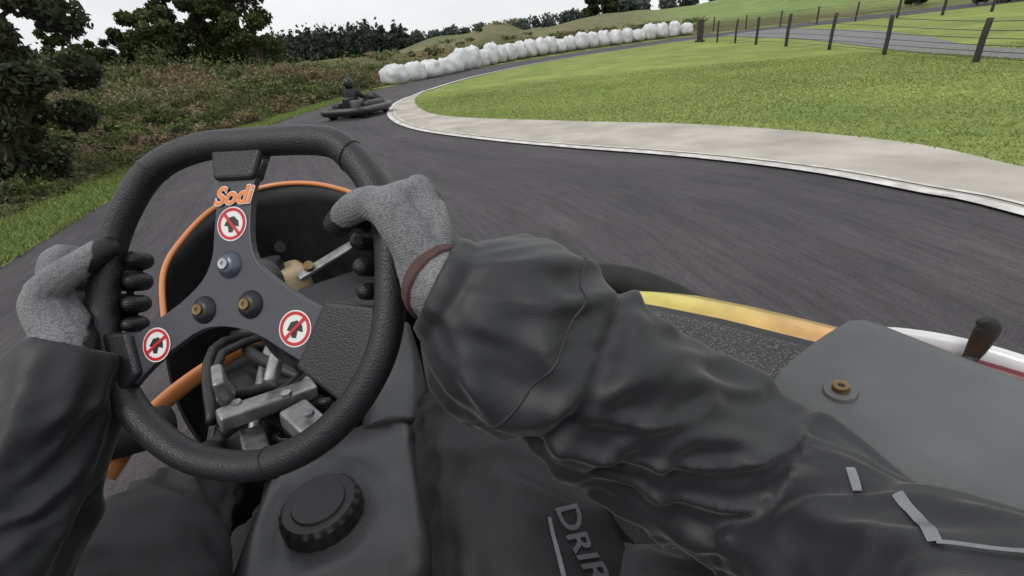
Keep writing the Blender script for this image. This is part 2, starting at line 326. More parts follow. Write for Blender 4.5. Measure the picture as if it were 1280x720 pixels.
def blades(name,pts,hh,cols,lean=.5):
    n=len(pts); a=rng.uniform(0,6.28,n); w=.004+.0006*np.hypot(pts[:,0],pts[:,1]); dx=np.cos(a)*w; dy=np.sin(a)*w; ln=rng.normal(size=(n,2))*lean*hh[:,None]
    b0=pts+np.c_[dx,dy,np.zeros(n)]; b1=pts-np.c_[dx,dy,np.zeros(n)]; tp=pts+np.c_[ln,hh]
    v=np.stack([b0,b1,tp],1).reshape(-1,3); me=bpy.data.meshes.new(name); me.vertices.add(3*n); me.vertices.foreach_set('co',v.ravel()); me.loops.add(3*n); me.loops.foreach_set('vertex_index',np.arange(3*n))
    me.polygons.add(n); me.polygons.foreach_set('loop_start',np.arange(n)*3); me.polygons.foreach_set('loop_total',np.full(n,3)); me.update(); me.validate()
    ca=me.color_attributes.new('Col','FLOAT_COLOR','POINT'); ca.data.foreach_set('color',np.repeat(np.c_[cols,np.ones(n)],3,0).ravel()); me.materials.append(m_leaf); link(bpy.data.objects.new(name,me))
n=150000; th=rng.uniform(math.radians(-20),math.radians(52),n); rd=2.5+rng.random(n)**.8*13; x=rd*np.sin(th);y=rd*np.cos(th)
P2=catmull(GRASS,6); edge=.05*(vnoise(x,y,.35,41)-.5)+.07*(rng.random(n)-.35); k=(segdist(x,y,P2)<-.01+edge)&(y<15.5)&(rng.random(n)<np.clip((15.5-y)/4,0,1)); x=x[k];y=y[k]
z=height(x,y)+.012*(segdist(x,y,P2)>-.02); pt=(.76+.48*vnoise(x,y,1.8,21)[:,None]); c=np.array([.245,.315,.095])*rng.uniform(.7,1.3,(len(x),1))*pt+rng.random((len(x),1))**3*np.array([.15,.10,.05])
blades('infield_grass',np.c_[x,y,z],rng.uniform(.008,.024,len(x)),c,.9)
n=60000; y=1.5+rng.random(n)**1.4*18; x=lx(y)-rng.uniform(-.02,.75,n); z=height(x,y); c=np.array([.22,.29,.085])*rng.uniform(.6,1.3,(n,1))
blades('verge_grass',np.c_[x,y,z],rng.uniform(.02,.05,n),c,.7)

# ------------------------------------------------------------------ bales, fence
m_bag=M('white_wrap_plastic',(.74,.75,.76),.5,.15,3,.6,12,c2=(.48,.48,.47))
BL=catmull([(-4.0,21.6),(-2.2,24.7),(-.6,29.2),(2,33.8),(5.5,37.6),(9,40.3),(13,42.9),(18,44.8),(24,46)],30)
L=np.r_[0,np.cumsum(np.hypot(*np.diff(BL,axis=0).T))]; q=0;bi=0
while q<L[-1]-5.5:
    x=np.interp(q,L,BL[:,0]);y=np.interp(q,L,BL[:,1]); rr=random.Random(bi); w=rr.uniform(.40,.52); hgt_=rr.uniform(.85,1.2) if q>4 else .78
    bm=bmesh.new(); bmesh.ops.create_cube(bm,size=2); bmesh.ops.subdivide_edges(bm,edges=bm.edges[:],cuts=7,use_grid_fill=True)
    for v in bm.verts:
        c=v.co.copy(); e_=3.6; k=(abs(c.x)**e_+abs(c.y)**e_+abs(c.z)**e_)**(1/e_); c/=k
        bulge=1+.06*math.sin((c.z+1)*1.57)+.16*noise.noise(Vector((c.x*1.3+bi*3,c.y*1.3,c.z*1.3)))+.06*noise.noise(Vector((c.x*4+bi,c.y*4,c.z*4)))-.10*max(0,c.z)
        v.co=Vector((c.x*w*bulge,c.y*w*bulge,(c.z*.5+.5)*hgt_*(1+.12*noise.noise(Vector((c.x*2,c.y*2,bi*5.))))))
    me=bpy.data.meshes.new('wrapped_bale'); bm.to_mesh(me); bm.free(); me.materials.append(m_bag); me.polygons.foreach_set('use_smooth',[True]*len(me.polygons))
    o=bpy.data.objects.new('wrapped_bale',me); o.location=(x,y,hz(x,y)-.03); o.rotation_euler=(rr.uniform(-.06,.06),rr.uniform(-.06,.06),rr.uniform(0,3)); link(o); bi+=1; q+=w*2+rr.uniform(.15,.5)
m_post=M('weathered_timber',(.045,.04,.035),.9,.3,20); m_wire=M('fence_wire',(.09,.09,.085),.6,.1,10,metal=.3)
def fence(name,pts,hs,wires,pr=.055):
    e=empty(name); tops=[]
    if np.isscalar(hs): hs=[hs]*len(pts)
    for i,(x,y) in enumerate(pts):
        h=hs[i]; z=hz(x,y); tube('post_%d'%i,[(x,y,z-.1),(x+random.uniform(-.02,.02),y,z+h*.5),(x+random.uniform(-.03,.03),y,z+h)],pr*random.uniform(.85,1.1),m_post,e,sub=2,nr=8); tops.append((x,y,z))
    T=np.array(tops); H_=np.array(hs)
    for k in wires: tube('wire_%d'%int(k*100),np.c_[T[:,:2],T[:,2]+H_*k],.006,m_wire,e,sub=2,nr=4)
    P=catmull(np.c_[T,H_],14); V=[];F=[]
    for i,pt in enumerate(P):
        b=len(V); w=.003; V+= [(pt[0]-w,pt[1]-w,pt[2]),(pt[0]+w,pt[1]+w,pt[2]),(pt[0]+w,pt[1]+w,pt[2]+pt[3]*.9),(pt[0]-w,pt[1]-w,pt[2]+pt[3]*.9)]; F.append((b,b+1,b+2,b+3))
    mesh('netting',V,F,m_wire,e,False)
fence('post_and_wire_fence',[(5.4,1.0),(6.6,4.4),(7.77,7.75),(8.9,11.1),(9.8,14.3),(10.6,17.8),(11.15,20.9),(11.8,24.0),(12.2,26.8),(12.3,29.0)],[.6,.6,.62,.78,.92,1,1,1,1,1],[.12,.26,.4,.55,.72,.92],.05)
fence('paddock_fence',[azp(a,d) for a,d in [(24,50),(27,48),(30,46),(33,43),(36,41),(39,38),(42,36),(45,34),(48,32)]],1.1,[.4,.9],.06)
e=empty('track_marker_board',(12.6,30.0,hz(12.6,30))); box('board',(0,0,.6),(.35,.08,1.1),m_post,e,.02); box('foot',(0,0,.05),(.5,.3,.1),m_post,e,.02)

# ------------------------------------------------------------------ kart ahead
m_blk=M('black_plastic',(.018,.018,.02),.45,.3,15,.15,60); m_rub=M('tyre_rubber',(.02,.02,.02),.85,.2,30,.4,90); m_gry=M('grey_panel',(.10,.10,.105),.5,.2,6)
m_suit=M('race_suit_black',(.012,.012,.014),.75,.3,12,.3,60); m_steel=M('steel',(.45,.45,.46),.35,.15,20,metal=.9); m_hel=M('helmet_black',(.012,.012,.013),.35,.2,5)
KP=Matrix.Translation((-2.70,10.0,.01))@Matrix.Rotation(math.radians(-20),4,'Z')@Matrix.Diagonal((.70,.70,.73,1))
k2=empty('go_kart'); k2.matrix_world=KP
box('floor_pan',(0,.1,.07),(.6,1.3,.03),m_blk,k2,.01)
def outline(name,pts,r,z,mat,par):
    tube(name,[(a,b,z) for a,b in pts],r,mat,par,sub=6,nr=12,closed=True)
outline('bumper_ring',[(-.5,-.85),(0,-.9),(.5,-.85),(.66,-.6),(.66,0),(.66,.45),(.5,.85),(.25,1.0),(0,1.03),(-.25,1.0),(-.5,.85),(-.66,.45),(-.66,0),(-.66,-.6)],.095,.19,m_blk,k2)
outline('bumper_stripe',[(-.5,-.89),(0,-.94),(.5,-.89),(.71,-.6),(.71,0),(.71,.45),(.54,.89),(.25,1.05),(0,1.08),(-.25,1.05),(-.54,.89),(-.71,.45),(-.71,0),(-.71,-.6)],.05,.22,m_gry,k2)
for sx in(-1,1):
    box('side_pod_%d'%(sx+1),(sx*.5,.05,.25),(.28,.85,.28),m_blk,k2,.09)
    for yy,rr,w in((-.55,.14,.2),(.62,.13,.13)):
        tp=[(rr*.5,-w/2),(rr*.9,-w/2),(rr,-w*.35),(rr,w*.35),(rr*.9,w/2),(rr*.5,w/2),(.02,w*.4)]
        lathe('wheel_%d_%d'%(sx+1,int(yy*10)),tp,m_rub,k2,(sx*.5,yy,rr),(0,math.radians(90)*sx,0),24)
box('engine',(.28,-.45,.3),(.22,.3,.28),m_gry,k2,.04)
tube('rear_axle',[(-.5,-.55,.14),(.5,-.55,.14)],.02,m_steel,k2)
tube('nose_fairing',[(-.3,.85,.25),(0,.8,.42),(.3,.85,.25)],[.1,.14,.1],m_blk,k2)
tube('seat_shell',[(0,.12,.12),(0,-.12,.13),(0,-.3,.25),(0,-.38,.52)],[.12,.2,.22,.17],m_blk,k2)
tube('steering_column',[(0,.75,.18),(0,.35,.5)],.015,m_steel,k2)
tube('steering_wheel',[(.15*math.cos(a),.35+.08*math.sin(a),.5+.13*math.sin(a)) for a in np.linspace(0,6.28,13)[:-1]],.013,m_blk,k2,closed=True,sub=3,nr=8)
d2=empty('kart_driver'); d2.matrix_world=KP
def skin(name,verts,edges,rad,mat,parent,root=0,sub=2):
    me=bpy.data.meshes.new(name); me.from_pydata(verts,edges,[]); o=bpy.data.objects.new(name,me); link(o,parent); me.materials.append(mat)
    mod(o,'SKIN',use_smooth_shade=True); sd=me.skin_vertices[0].data
    for i,r in enumerate(rad): sd[i].radius=(r,r) if np.isscalar(r) else r
    for s_ in sd: s_.use_root=False
    sd[root].use_root=True; mod(o,'SUBSURF',levels=sub,render_levels=sub); return o
vv=[(0,-.2,.22),(0,-.25,.42),(0,-.24,.60),(0,-.22,.72),(.19,-.22,.64),(.28,-.05,.48),(.15,.27,.5),(-.19,-.22,.64),(-.28,-.05,.48),(-.15,.27,.5),(.12,-.1,.2),(.2,.3,.34),(.15,.68,.16),(-.12,-.1,.2),(-.2,.3,.34),(-.15,.68,.16)]
ee=[(0,1),(1,2),(2,3),(2,4),(4,5),(5,6),(2,7),(7,8),(8,9),(0,10),(10,11),(11,12),(0,13),(13,14),(14,15)]
skin('body',vv,ee,[(.18,.15),(.20,.15),(.19,.13),.07,.09,.065,.05,.09,.065,.05,.1,.08,.06,.1,.08,.06],m_suit,d2)
lathe('helmet',[(.001,.15),(.06,.14),(.105,.105),(.13,.05),(.135,0),(.13,-.05),(.115,-.09),(.08,-.12),(.05,-.13)],m_hel,d2,(0,-.2,.84),(math.radians(-8),0,0),32)
box('visor',(0,-.085,.85),(.18,.05,.075),M('visor',(.05,.055,.06),.1,.1,5),d2,.02)

# ================================================================== OUR KART
ORG=(-.12*math.cos(YAW),-.12*math.sin(YAW),0)
K=empty('go_kart',ORG,YAW); D=empty('driver',ORG,YAW)
Cw=np.array([.03,.449,.682]); nW=np.array([-.505,-.673,.540]); e1=np.array([.8,-.6,0]); e2=np.cross(nW,e1)
e1/=np.linalg.norm(e1); nW/=np.linalg.norm(nW); e2=np.cross(nW,e1); e2/=np.linalg.norm(e2)
WM=Matrix(((e1[0],e2[0],nW[0],Cw[0]),(e1[1],e2[1],nW[1],Cw[1]),(e1[2],e2[2],nW[2],Cw[2]),(0,0,0,1)))
WH=bpy.data.objects.new('steering_wheel',None); link(WH,K); WH.matrix_local=WM
m,nt,b=newmat('leather_grip'); tc=N(nt,'ShaderNodeTexCoord'); vo=N(nt,'ShaderNodeTexVoronoi'); vo.inputs['Scale'].default_value=620; nt.links.new(tc.outputs['Object'],vo.inputs['Vector'])
nn=N(nt,'ShaderNodeTexNoise'); nn.inputs['Scale'].default_value=18; nt.links.new(tc.outputs['Object'],nn.inputs['Vector'])
r=N(nt,'ShaderNodeValToRGB'); r.color_ramp.elements[0].color=(.010,.010,.012,1); r.color_ramp.elements[1].color=(.028,.028,.031,1); nt.links.new(nn.outputs['Fac'],r.inputs['Fac']); nt.links.new(r.outputs[0],b.inputs['Base Color'])
b.inputs['Roughness'].default_value=.45; bp=N(nt,'ShaderNodeBump'); bp.inputs['Strength'].default_value=.4; bp.inputs['Distance'].default_value=.0009; nt.links.new(vo.outputs['Distance'],bp.inputs['Height']); nt.links.new(bp.outputs[0],b.inputs['Normal'])
m_lea=m
RIM=[(.152,.044),(.136,.088),(.110,.120),(.079,.136),(.0,.139),(-.06,.137),(-.110,.118),(-.140,.078),(-.155,.03),(-.155,-.03),(-.135,-.08),(-.1,-.12),(-.05,-.148),(.0,-.156),(.05,-.149),(.1,-.122),(.136,-.08),(.154,-.03)]
RR_=.0134
tube('rim',[(a,b_,0) for a,b_ in RIM],RR_,m_lea,WH,sub=8,nr=24,closed=True)
def seam(i):
    a=np.array(RIM[i]);b_=np.array(RIM[(i+1)%len(RIM)]); 
    t=(b_-a)/np.linalg.norm(b_-a); nn_=np.array([t[1],-t[0]]); q=RR_+.0004
    P=[(a[0]+nn_[0]*q*math.cos(x),a[1]+nn_[1]*q*math.cos(x),q*math.sin(x)) for x in np.linspace(0,6.28,13)[:-1]]
    tube('seam_%d'%i,P,.0009,m_blk,WH,sub=3,nr=6,closed=True)
for i in (2,6,10,14): seam(i)
def plate(name,poly,z0,z1,mat,par,bev=.0015):
    bm=bmesh.new(); vs=[bm.verts.new((a,b_,z0)) for a,b_ in poly]; f=bm.faces.new(vs); r=bmesh.ops.extrude_face_region(bm,geom=[f])
    for v in r['geom']:
        if isinstance(v,bmesh.types.BMVert): v.co.z=z1
    bmesh.ops.recalc_face_normals(bm,faces=bm.faces[:])
    me=bpy.data.meshes.new(name); bm.to_mesh(me); bm.free(); me.materials.append(mat); o=bpy.data.objects.new(name,me); link(o,par)
    if bev: mod(o,'BEVEL',width=bev,segments=3,limit_method='ANGLE')
    return o
PL=[(-.030,.125),(.020,.125),(.013,.098),(.013,.055),(.022,.028),(.045,.010),(.088,-.012),(.135,-.022),(.122,-.080),(.092,-.068),(.060,-.054),(.030,-.040),(.0,-.034),(-.030,-.037),(-.060,-.055),(-.083,-.072),(-.112,-.094),(-.136,-.062),(-.101,-.040),(-.060,-.014),(-.036,.008),(-.027,.030),(-.027,.055),(-.027,.098)]
m_pl=M('satin_black_plate',(.055,.055,.066),.42,.12,9,.1,300)
plate('spoke_plate',catmull(np.array(PL),3,True),-.004,.003,m_pl,WH,.001)
plate('top_pad',[(-.035,.132),(.023,.132),(.015,.102),(-.029,.102)],-.008,.008,m_lea,WH,.004)
plate('right_pad',[(.098,-.008),(.146,-.012),(.150,-.045),(.134,-.085),(.118,-.092),(.074,-.066)],-.008,.009,m_lea,WH,.004)
plate('left_pad',[(-.112,-.042),(-.148,-.045),(-.142,-.075),(-.125,-.098),(-.112,-.100),(-.094,-.080)],-.008,.009,m_lea,WH,.004)
m_wht=M('sticker_white',(.75,.75,.73),.35,.05,30); m_red=M('sticker_red',(.55,.015,.02),.35,.1,30); m_ink=M('sticker_black',(.02,.02,.02),.4,.1,30)
def flatdisc(name,cx,cy,r,z,mat,r0=0,n=40,par=WH):
    V=[(cx+r*math.cos(a),cy+r*math.sin(a),z) for a in np.linspace(0,2*math.pi,n,endpoint=False)]
    if r0:
        V+=[(cx+r0*math.cos(a),cy+r0*math.sin(a),z) for a in np.linspace(0,2*math.pi,n,endpoint=False)]; F=[(i,(i+1)%n,n+(i+1)%n,n+i) for i in range(n)]
    else: F=[tuple(range(n))]
    return mesh(name,V,F,mat,par,False)
for i,(cx,cy,a) in enumerate([(-.007,.061,-.8),(.068,-.033,.8),(-.081,-.053,.7)]):
    flatdisc('sticker_%d'%i,cx,cy,.0162,.0036,m_wht); flatdisc('sticker_ring_%d'%i,cx,cy,.0150,.0040,m_red,.0122)
    t=np.array([math.cos(a),math.sin(a)]);q=np.array([-t[1],t[0]]); c=np.array([cx,cy])
    P=[c+np.array([x,y])*.009 for x,y in [(-.9,-.2),(-.5,.6),(.2,.8),(.8,.3),(.9,-.3),(.3,-.2),(.2,-.9),(-.3,-.9),(-.4,-.3)]]
    mesh('sticker_glyph_%d'%i,[(a_[0],a_[1],.0039) for a_ in P],[tuple(range(9))],m_ink,WH,False)
    P=[c+t*.0125+q*.0014,c-t*.0125+q*.0014,c-t*.0125-q*.0014,c+t*.0125-q*.0014]; mesh('sticker_slash_%d'%i,[(a_[0],a_[1],.0044) for a_ in P],[(0,1,2,3)],m_red,WH,False)
m_org=M('orange_print',(.85,.22,.03),.4,.05,30)
def text(body,size,loc,mat,par,rot=0,shear=.3,name='label',off=0):
    cu=bpy.data.curves.new(name,'FONT'); cu.body=body; cu.size=size; cu.shear=shear; cu.align_x='CENTER'; cu.align_y='CENTER'; cu.offset=off; cu.extrude=.0002
    o=bpy.data.objects.new(name,cu); link(o,par); o.location=loc; o.rotation_euler=(0,0,rot); cu.materials.append(mat); return o
text('Sodi',.0235,(-.0075,.0865,.0048),m_wht,WH,.04,.3,'maker_label_outline',.0012); text('Sodi',.0235,(-.0075,.0865,.0054),m_org,WH,.04,.3,'maker_label',.0004)
m_brass=M('brass_bolt',(.22,.15,.07),.45,.3,80,metal=.8); m_blu=M('anodised_washer',(.10,.12,.16),.35,.15,50,metal=.5)
for i,(cx,cy,mm,m2) in enumerate([(-.006,.023,m_blu,m_steel),(-.030,-.019,m_blk,m_brass),(.020,-.013,m_blk,m_brass)]):
    lathe('washer_%d'%i,[(.0005,.0095),(.007,.0095),(.0088,.008),(.0125,.0045),(.013,.003)],mm,WH,(cx,cy,0)); lathe('bolt_%d'%i,[(.0005,.0105),(.002,.0105),(.0022,.0115),(.0048,.0117),(.0052,.011),(.0052,.009)],m2,WH,(cx,cy,0))
tube('boss',[(-.005,0,-.004),(-.005,0,-.03)],.034,m_blk,WH,sub=2,nr=24)
tube('steering_column',[Cw-nW*.02,(.02,.62,.52),(0,.85,.36),(-.01,1.15,.15)],[.016,.014,.013,.012],m_blk,K,sub=6)
m_alu=M('cast_aluminium',(.30,.30,.30),.45,.35,40,.3,150,metal=.7)
box('floor_pan',(0,.85,.06),(.56,1.3,.02),m_blk,K,.005)
for i,(c,s,rt) in enumerate([((-.055,.77,.34),(.16,.035,.03),(.1,.2,.35)),((-.12,.80,.36),(.018,.05,.13),(.3,.1,.1)),((.0,.70,.32),(.05,.09,.035),(.2,.1,.5)),((-.09,.72,.29),(.04,.12,.02),(0,.2,.2)),((-.03,.82,.39),(.02,.09,.03),(.5,.2,-.3))]):
    box('column_bracket_%d'%i,c,s,m_alu,K,.006,rt)
for i,(x,y,z) in enumerate([(-.10,.765,.36),(-.02,.745,.36),(.01,.69,.345)]): lathe('bracket_bolt_%d'%i,[(.0005,.008),(.009,.008),(.009,0)],m_steel,K,(x,y,z),(0,0,0),6)
m_hose=M('hose_black',(.015,.015,.015),.5,.2,20)
rh=random.Random(5)
for i in range(16):
    a=(rh.uniform(-.16,.10),rh.uniform(.72,.85),rh.uniform(.18,.36)); b_=(rh.uniform(-.2,.18),rh.uniform(.9,1.1),rh.uniform(.15,.36)); c=(rh.uniform(-.2,.2),rh.uniform(1.2,1.4),rh.uniform(.1,.25))
    tube('hose_%d'%i,[a,b_,c],rh.uniform(.006,.014),m_hose if i%4 else m_alu,K,sub=6,nr=10)
m_beige=M('reservoir_plastic',(.42,.33,.2),.5,.15,20); 
box('fluid_reservoir',(-.02,1.30,.33),(.12,.10,.13),m_beige,K,.02,(0,0,.3)); lathe('reservoir_cap',[(.0005,.03),(.028,.03),(.03,.025),(.03,0)],m_blk,K,(-.04,1.30,.395))
box('pedal_strap',(.12,1.28,.40),(.22,.03,.012),m_alu,K,.004,(.3,-.25,.25)); lathe('strap_bolt',[(.0005,.014),(.014,.014),(.014,0)],m_brass,K,(.05,1.26,.39),(.6,0,0),12)
box('pedal_box',(.12,1.1,.30),(.2,.22,.12),m_blk,K,.02,(.2,0,.2)); box('relay_box',(.16,1.0,.34),(.12,.1,.06),m_blk,K,.012,(.3,.1,.3)); box('battery_tray',(-.12,1.12,.2),(.2,.3,.12),m_blk,K,.02)
m_orange=M('orange_gelcoat',(.62,.22,.07),.35,.12,4,coat=.3)
ED=catmull([(-.27,1.10,.34),(-.27,1.27,.45),(-.23,1.39,.5),(-.14,1.48,.55),(-.01,1.50,.575),(.12,1.42,.575),(.23,1.25,.55),(.30,1.08,.50)],8)
V=[];F=[];n=len(ED); rows=9
for i in range(rows):
    w=i/(rows-1)
    for q in ED:
        o_=np.array([q[0],q[1]-1.05]); o_=o_*(1+.12*math.sin(w*2.2)); V.append((o_[0],o_[1]+1.05,q[2]*(1-w)+.06*w))
for i in range(rows-1):
    for j in range(n-1): F.append((i*n+j,i*n+j+1,(i+1)*n+j+1,(i+1)*n+j))
fa=mesh('front_fairing',V,F,[m_blk,m_orange],K); mod(fa,'SOLIDIFY',thickness=.008,offset=1)
V2=[(x*1.035,(y-1.05)*1.035+1.05,z-.005) for x,y,z in V]; mesh('fairing_skin',V2,F,m_orange,K)
tube('fairing_lip',ED,.0065,m_orange,K,sub=1,nr=10)
for i,(x,y,z) in enumerate([(-.02,1.47,.40),(.0,1.46,.33)]): lathe('fairing_screw_%d'%i,[(.0005,.008),(.016,.008),(.018,0)],m_hose,K,(x,y+.0,z),(math.radians(80),0,0),16)
tube('orange_bodywork',[(-.36,.86,.24),(-.30,.98,.27),(-.2,1.06,.29),(-.1,1.12,.29)],[.018,.02,.02,.016],m_orange,K,flat=.5)
# tank
m_tank=M('fuel_tank_plastic',(.05,.051,.054),.36,.25,10,.3,90)
bm=bmesh.new(); bmesh.ops.create_cube(bm,size=2); bmesh.ops.subdivide_edges(bm,edges=bm.edges[:],cuts=15,use_grid_fill=True)
for v in bm.verts:
    c=v.co.copy(); e_=4; k=(abs(c.x)**e_+abs(c.y)**e_+abs(c.z)**e_)**(1/e_); c/=k
    y=.54+c.y*.19; wx=.135+.02*c.y*-1; cx=.035+.03*c.y
    zt=.10 + (c.z)*.10 - (.0 if c.z<0 else .035*max(0,c.y)**2) 
    rr=math.hypot(c.x*wx+cx-.01,y-.51)
    if c.z>0: zt+= -.012*sm((.085-rr)/.015)+.010*sm((abs(c.x)-.55)/.2)
    v.co=Vector((cx+c.x*wx,y,.12+zt))
me=bpy.data.meshes.new('fuel_tank'); bm.to_mesh(me); bm.free(); me.materials.append(m_tank); me.polygons.foreach_set('use_smooth',[True]*len(me.polygons)); tk=bpy.data.objects.new('fuel_tank',me); link(tk,K); mod(tk,'SUBSURF',levels=1,render_levels=1)
tube('tank_neck',[(.13,.66,.26),(.17,.78,.30),(.18,.86,.36)],[.06,.05,.045],m_tank,K)
V=[];F=[]; nn_=120; prof=[(.0005,.042),(.034,.042),(.036,.039),(.041,.039),(.047,.040),(.052,.034),(.0535,.02),(.0535,.0)]
for pi,(r,z) in enumerate(prof):
    for j in range(nn_):
        a=2*math.pi*j/nn_; q=r*(1+(.02 if (j//3)%2 and pi>=5 else 0)); V.append((q*math.cos(a),q*math.sin(a),z))
for i in range(len(prof)-1):
    for j in range(nn_): F.append((i*nn_+j,i*nn_+(j+1)%nn_,(i+1)*nn_+(j+1)%nn_,(i+1)*nn_+j))
cp=mesh('tank_cap',V,F,m_blk,K); cp.location=(.01,.51,.295); mod(cp,'EDGE_SPLIT',split_angle=math.radians(35))
tube('cap_rim',[(.01+.062*math.cos(a),.51+.062*math.sin(a),.300) for a in np.linspace(0,6.28,17)[:-1]],.006,m_tank,K,closed=True,sub=3,nr=8)
# side pods
m_spk,nt,b=newmat('speckled_carbon'); tc=N(nt,'ShaderNodeTexCoord'); vo=N(nt,'ShaderNodeTexNoise'); vo.inputs['Scale'].default_value=330; vo.inputs['Detail'].default_value=1; nt.links.new(tc.outputs['Object'],vo.inputs['Vector'])
r=N(nt,'ShaderNodeValToRGB'); r.color_ramp.elements[0].position=.5; r.color_ramp.elements[0].color=(.028,.028,.03,1); r.color_ramp.elements[1].position=.72; r.color_ramp.elements[1].color=(.14,.135,.13,1); nt.links.new(vo.outputs['Fac'],r.inputs['Fac']); nt.links.new(r.outputs[0],b.inputs['Base Color']); b.inputs['Roughness'].default_value=.45
m_ylw,nt,b=newmat('yellow_orange_gelcoat'); tc=N(nt,'ShaderNodeTexCoord'); sx_=N(nt,'ShaderNodeSeparateXYZ'); nt.links.new(tc.outputs['Object'],sx_.inputs[0]); r=N(nt,'ShaderNodeValToRGB')
r.color_ramp.elements[0].position=.28; r.color_ramp.elements[0].color=(.72,.40,.15,1); r.color_ramp.elements[1].position=.48; r.color_ramp.elements[1].color=(.70,.62,.14,1)
mt=N(nt,'ShaderNodeMath',operation='MULTIPLY'); mt.inputs[1].default_value=.9; nt.links.new(sx_.outputs['Y'],mt.inputs[0]); nt.links.new(mt.outputs[0],r.inputs['Fac'])
dn=N(nt,'ShaderNodeTexNoise'); dn.inputs['Scale'].default_value=12; dn.inputs['Detail'].default_value=8; nt.links.new(tc.outputs['Object'],dn.inputs['Vector']); dr=N(nt,'ShaderNodeValToRGB'); dr.color_ramp.elements[0].position=.35; dr.color_ramp.elements[0].color=(.72,.70,.66,1); dr.color_ramp.elements[1].position=.55; nt.links.new(dn.outputs['Fac'],dr.inputs['Fac'])
dm=N(nt,'ShaderNodeMixRGB',blend_type='MULTIPLY'); dm.inputs[0].default_value=1; nt.links.new(r.outputs[0],dm.inputs[1]); nt.links.new(dr.outputs[0],dm.inputs[2]); nt.links.new(dm.outputs[0],b.inputs['Base Color']); b.inputs['Roughness'].default_value=.35; b.inputs['Coat Weight'].default_value=.3
ys=np.linspace(.62,-.35,50)
xo=lambda y: np.interp(y,[-.35,0,.17,.30,.32,.42,.50,.55,.62],[.81,.80,.79,.765,.755,.71,.665,.62,.53])
xy=lambda y: np.interp(y,[-.35,0,.17,.30,.42,.50,.55,.62],[.72,.71,.70,.685,.625,.575,.54,.49])
xi=lambda y: np.interp(y,[-.35,0,.3,.41,.54,.62],[.45,.45,.50,.52,.50,.46])
def pod(name,sg,par):
    V=[];F=[];mi=[]
    for y in ys:
        o_,m_,i_=xo(y),xy(y),xi(y)
        pr=[(i_,.10),(i_-.005,.36),(i_+.01,.42),((i_+m_)/2,.445),(m_,.452),(m_+.004,.460),((m_+o_)/2,.466),(o_-.006,.455),(o_,.43),(o_+.004,.30),(o_-.04,.12)]
        dz=-.10*sm((y-.56)/.08)
        for x,z in pr: V.append((sg*x,y,z+dz))
    k=11
    for a in range(len(ys)-1):
        for j in range(k-1):
            F.append((a*k+j,a*k+j+1,(a+1)*k+j+1,(a+1)*k+j)); mi.append([0,0,2,2,0,1,1,1,0,0][j])
    F.append(tuple(range(k))); mi.append(0)
    return mesh(name,V,F,[m_blk,m_ylw,m_spk],par,True,mi)
pod('side_pod_right',1,K); pod('side_pod_left',-1,K)
for sg in(1,-1): tube('bumper_%d'%(sg+1),[(sg*.28,.95,.25),(sg*.42,.84,.34),(sg*.52,.74,.42),(sg*.60,.66,.44),(sg*.665,.56,.42),(sg*.75,.38,.34),(sg*.80,.1,.30),(sg*.80,-.3,.30)],[.04,.04,.032,.028,.028,.035,.04,.04],m_rub,K,sub=6,nr=14)
m_white=M('white_gelcoat',(.7,.7,.7),.3,.08,5,coat=.4); m_maroon=M('maroon_panel',(.12,.01,.02),.4,.1,5)
tube('tail_bodywork',[(.69,.345,.438),(.745,.305,.450),(.79,.26,.455),(.83,.18,.453),(.86,.03,.44),(.87,-.15,.42)],[.005,.012,.016,.018,.02,.02],m_white,K,sub=6,nr=14,flat=.6)
tube('tail_inset',[(.69,.32,.43),(.735,.275,.443),(.775,.22,.449),(.805,.13,.449),(.82,0,.44)],[.006,.014,.017,.018,.02],m_maroon,K,sub=6,nr=12,flat=.6)
tube('brake_lever',[(.775,.190,.41),(.78,.190,.475)],[.008,.007],m_hose,K,nr=12); tube('lever_knob',[(.78,.190,.465),(.782,.188,.490),(.782,.187,.515),(.776,.192,.525)],[.007,.011,.012,.007],m_hose,K,nr=14,flat=.6)
m_seat=M('seat_fibreglass',(.085,.09,.093),.5,.3,6,.3,150,detail=9)
def seatpt(a,v):
    x=np.interp(v,[0,.12,.3,.75,1],[.40,.485,.53,.655,.70])+.06*a*v; y=.240-(.62*a)+.02*math.sin(v*3)-.09*max(0,v-.7)*(1-a)-.05*max(0,.3-v); z=np.interp(v,[0,.12,.25,.7,1],[.22,.44,.50,.53,.50])-.02*a
    return (x,y,z)
V=[];F=[]; na_,nv=24,20
for i in range(na_):
    for j in range(nv): V.append(seatpt(i/(na_-1),j/(nv-1)))
for i in range(na_-1):
    for j in range(nv-1): F.append((i*nv+j,i*nv+j+1,(i+1)*nv+j+1,(i+1)*nv+j))
st=mesh('seat_shell_flange',V,F,m_seat,K); mod(st,'SOLIDIFY',thickness=.012,offset=-1); mod(st,'BEVEL',width=.005,segments=3,limit_method='ANGLE',angle_limit=1.0)
lathe('seat_bolt_washer',[(.0005,.004),(.014,.004),(.015,.002),(.015,-.004)],m_gry,K,(.543,.200,.516),(0,-.2,0)); lathe('seat_bolt',[(.003,.008),(.007,.008),(.008,.003)],m_brass,K,(.543,.200,.518),(0,-.2,0))
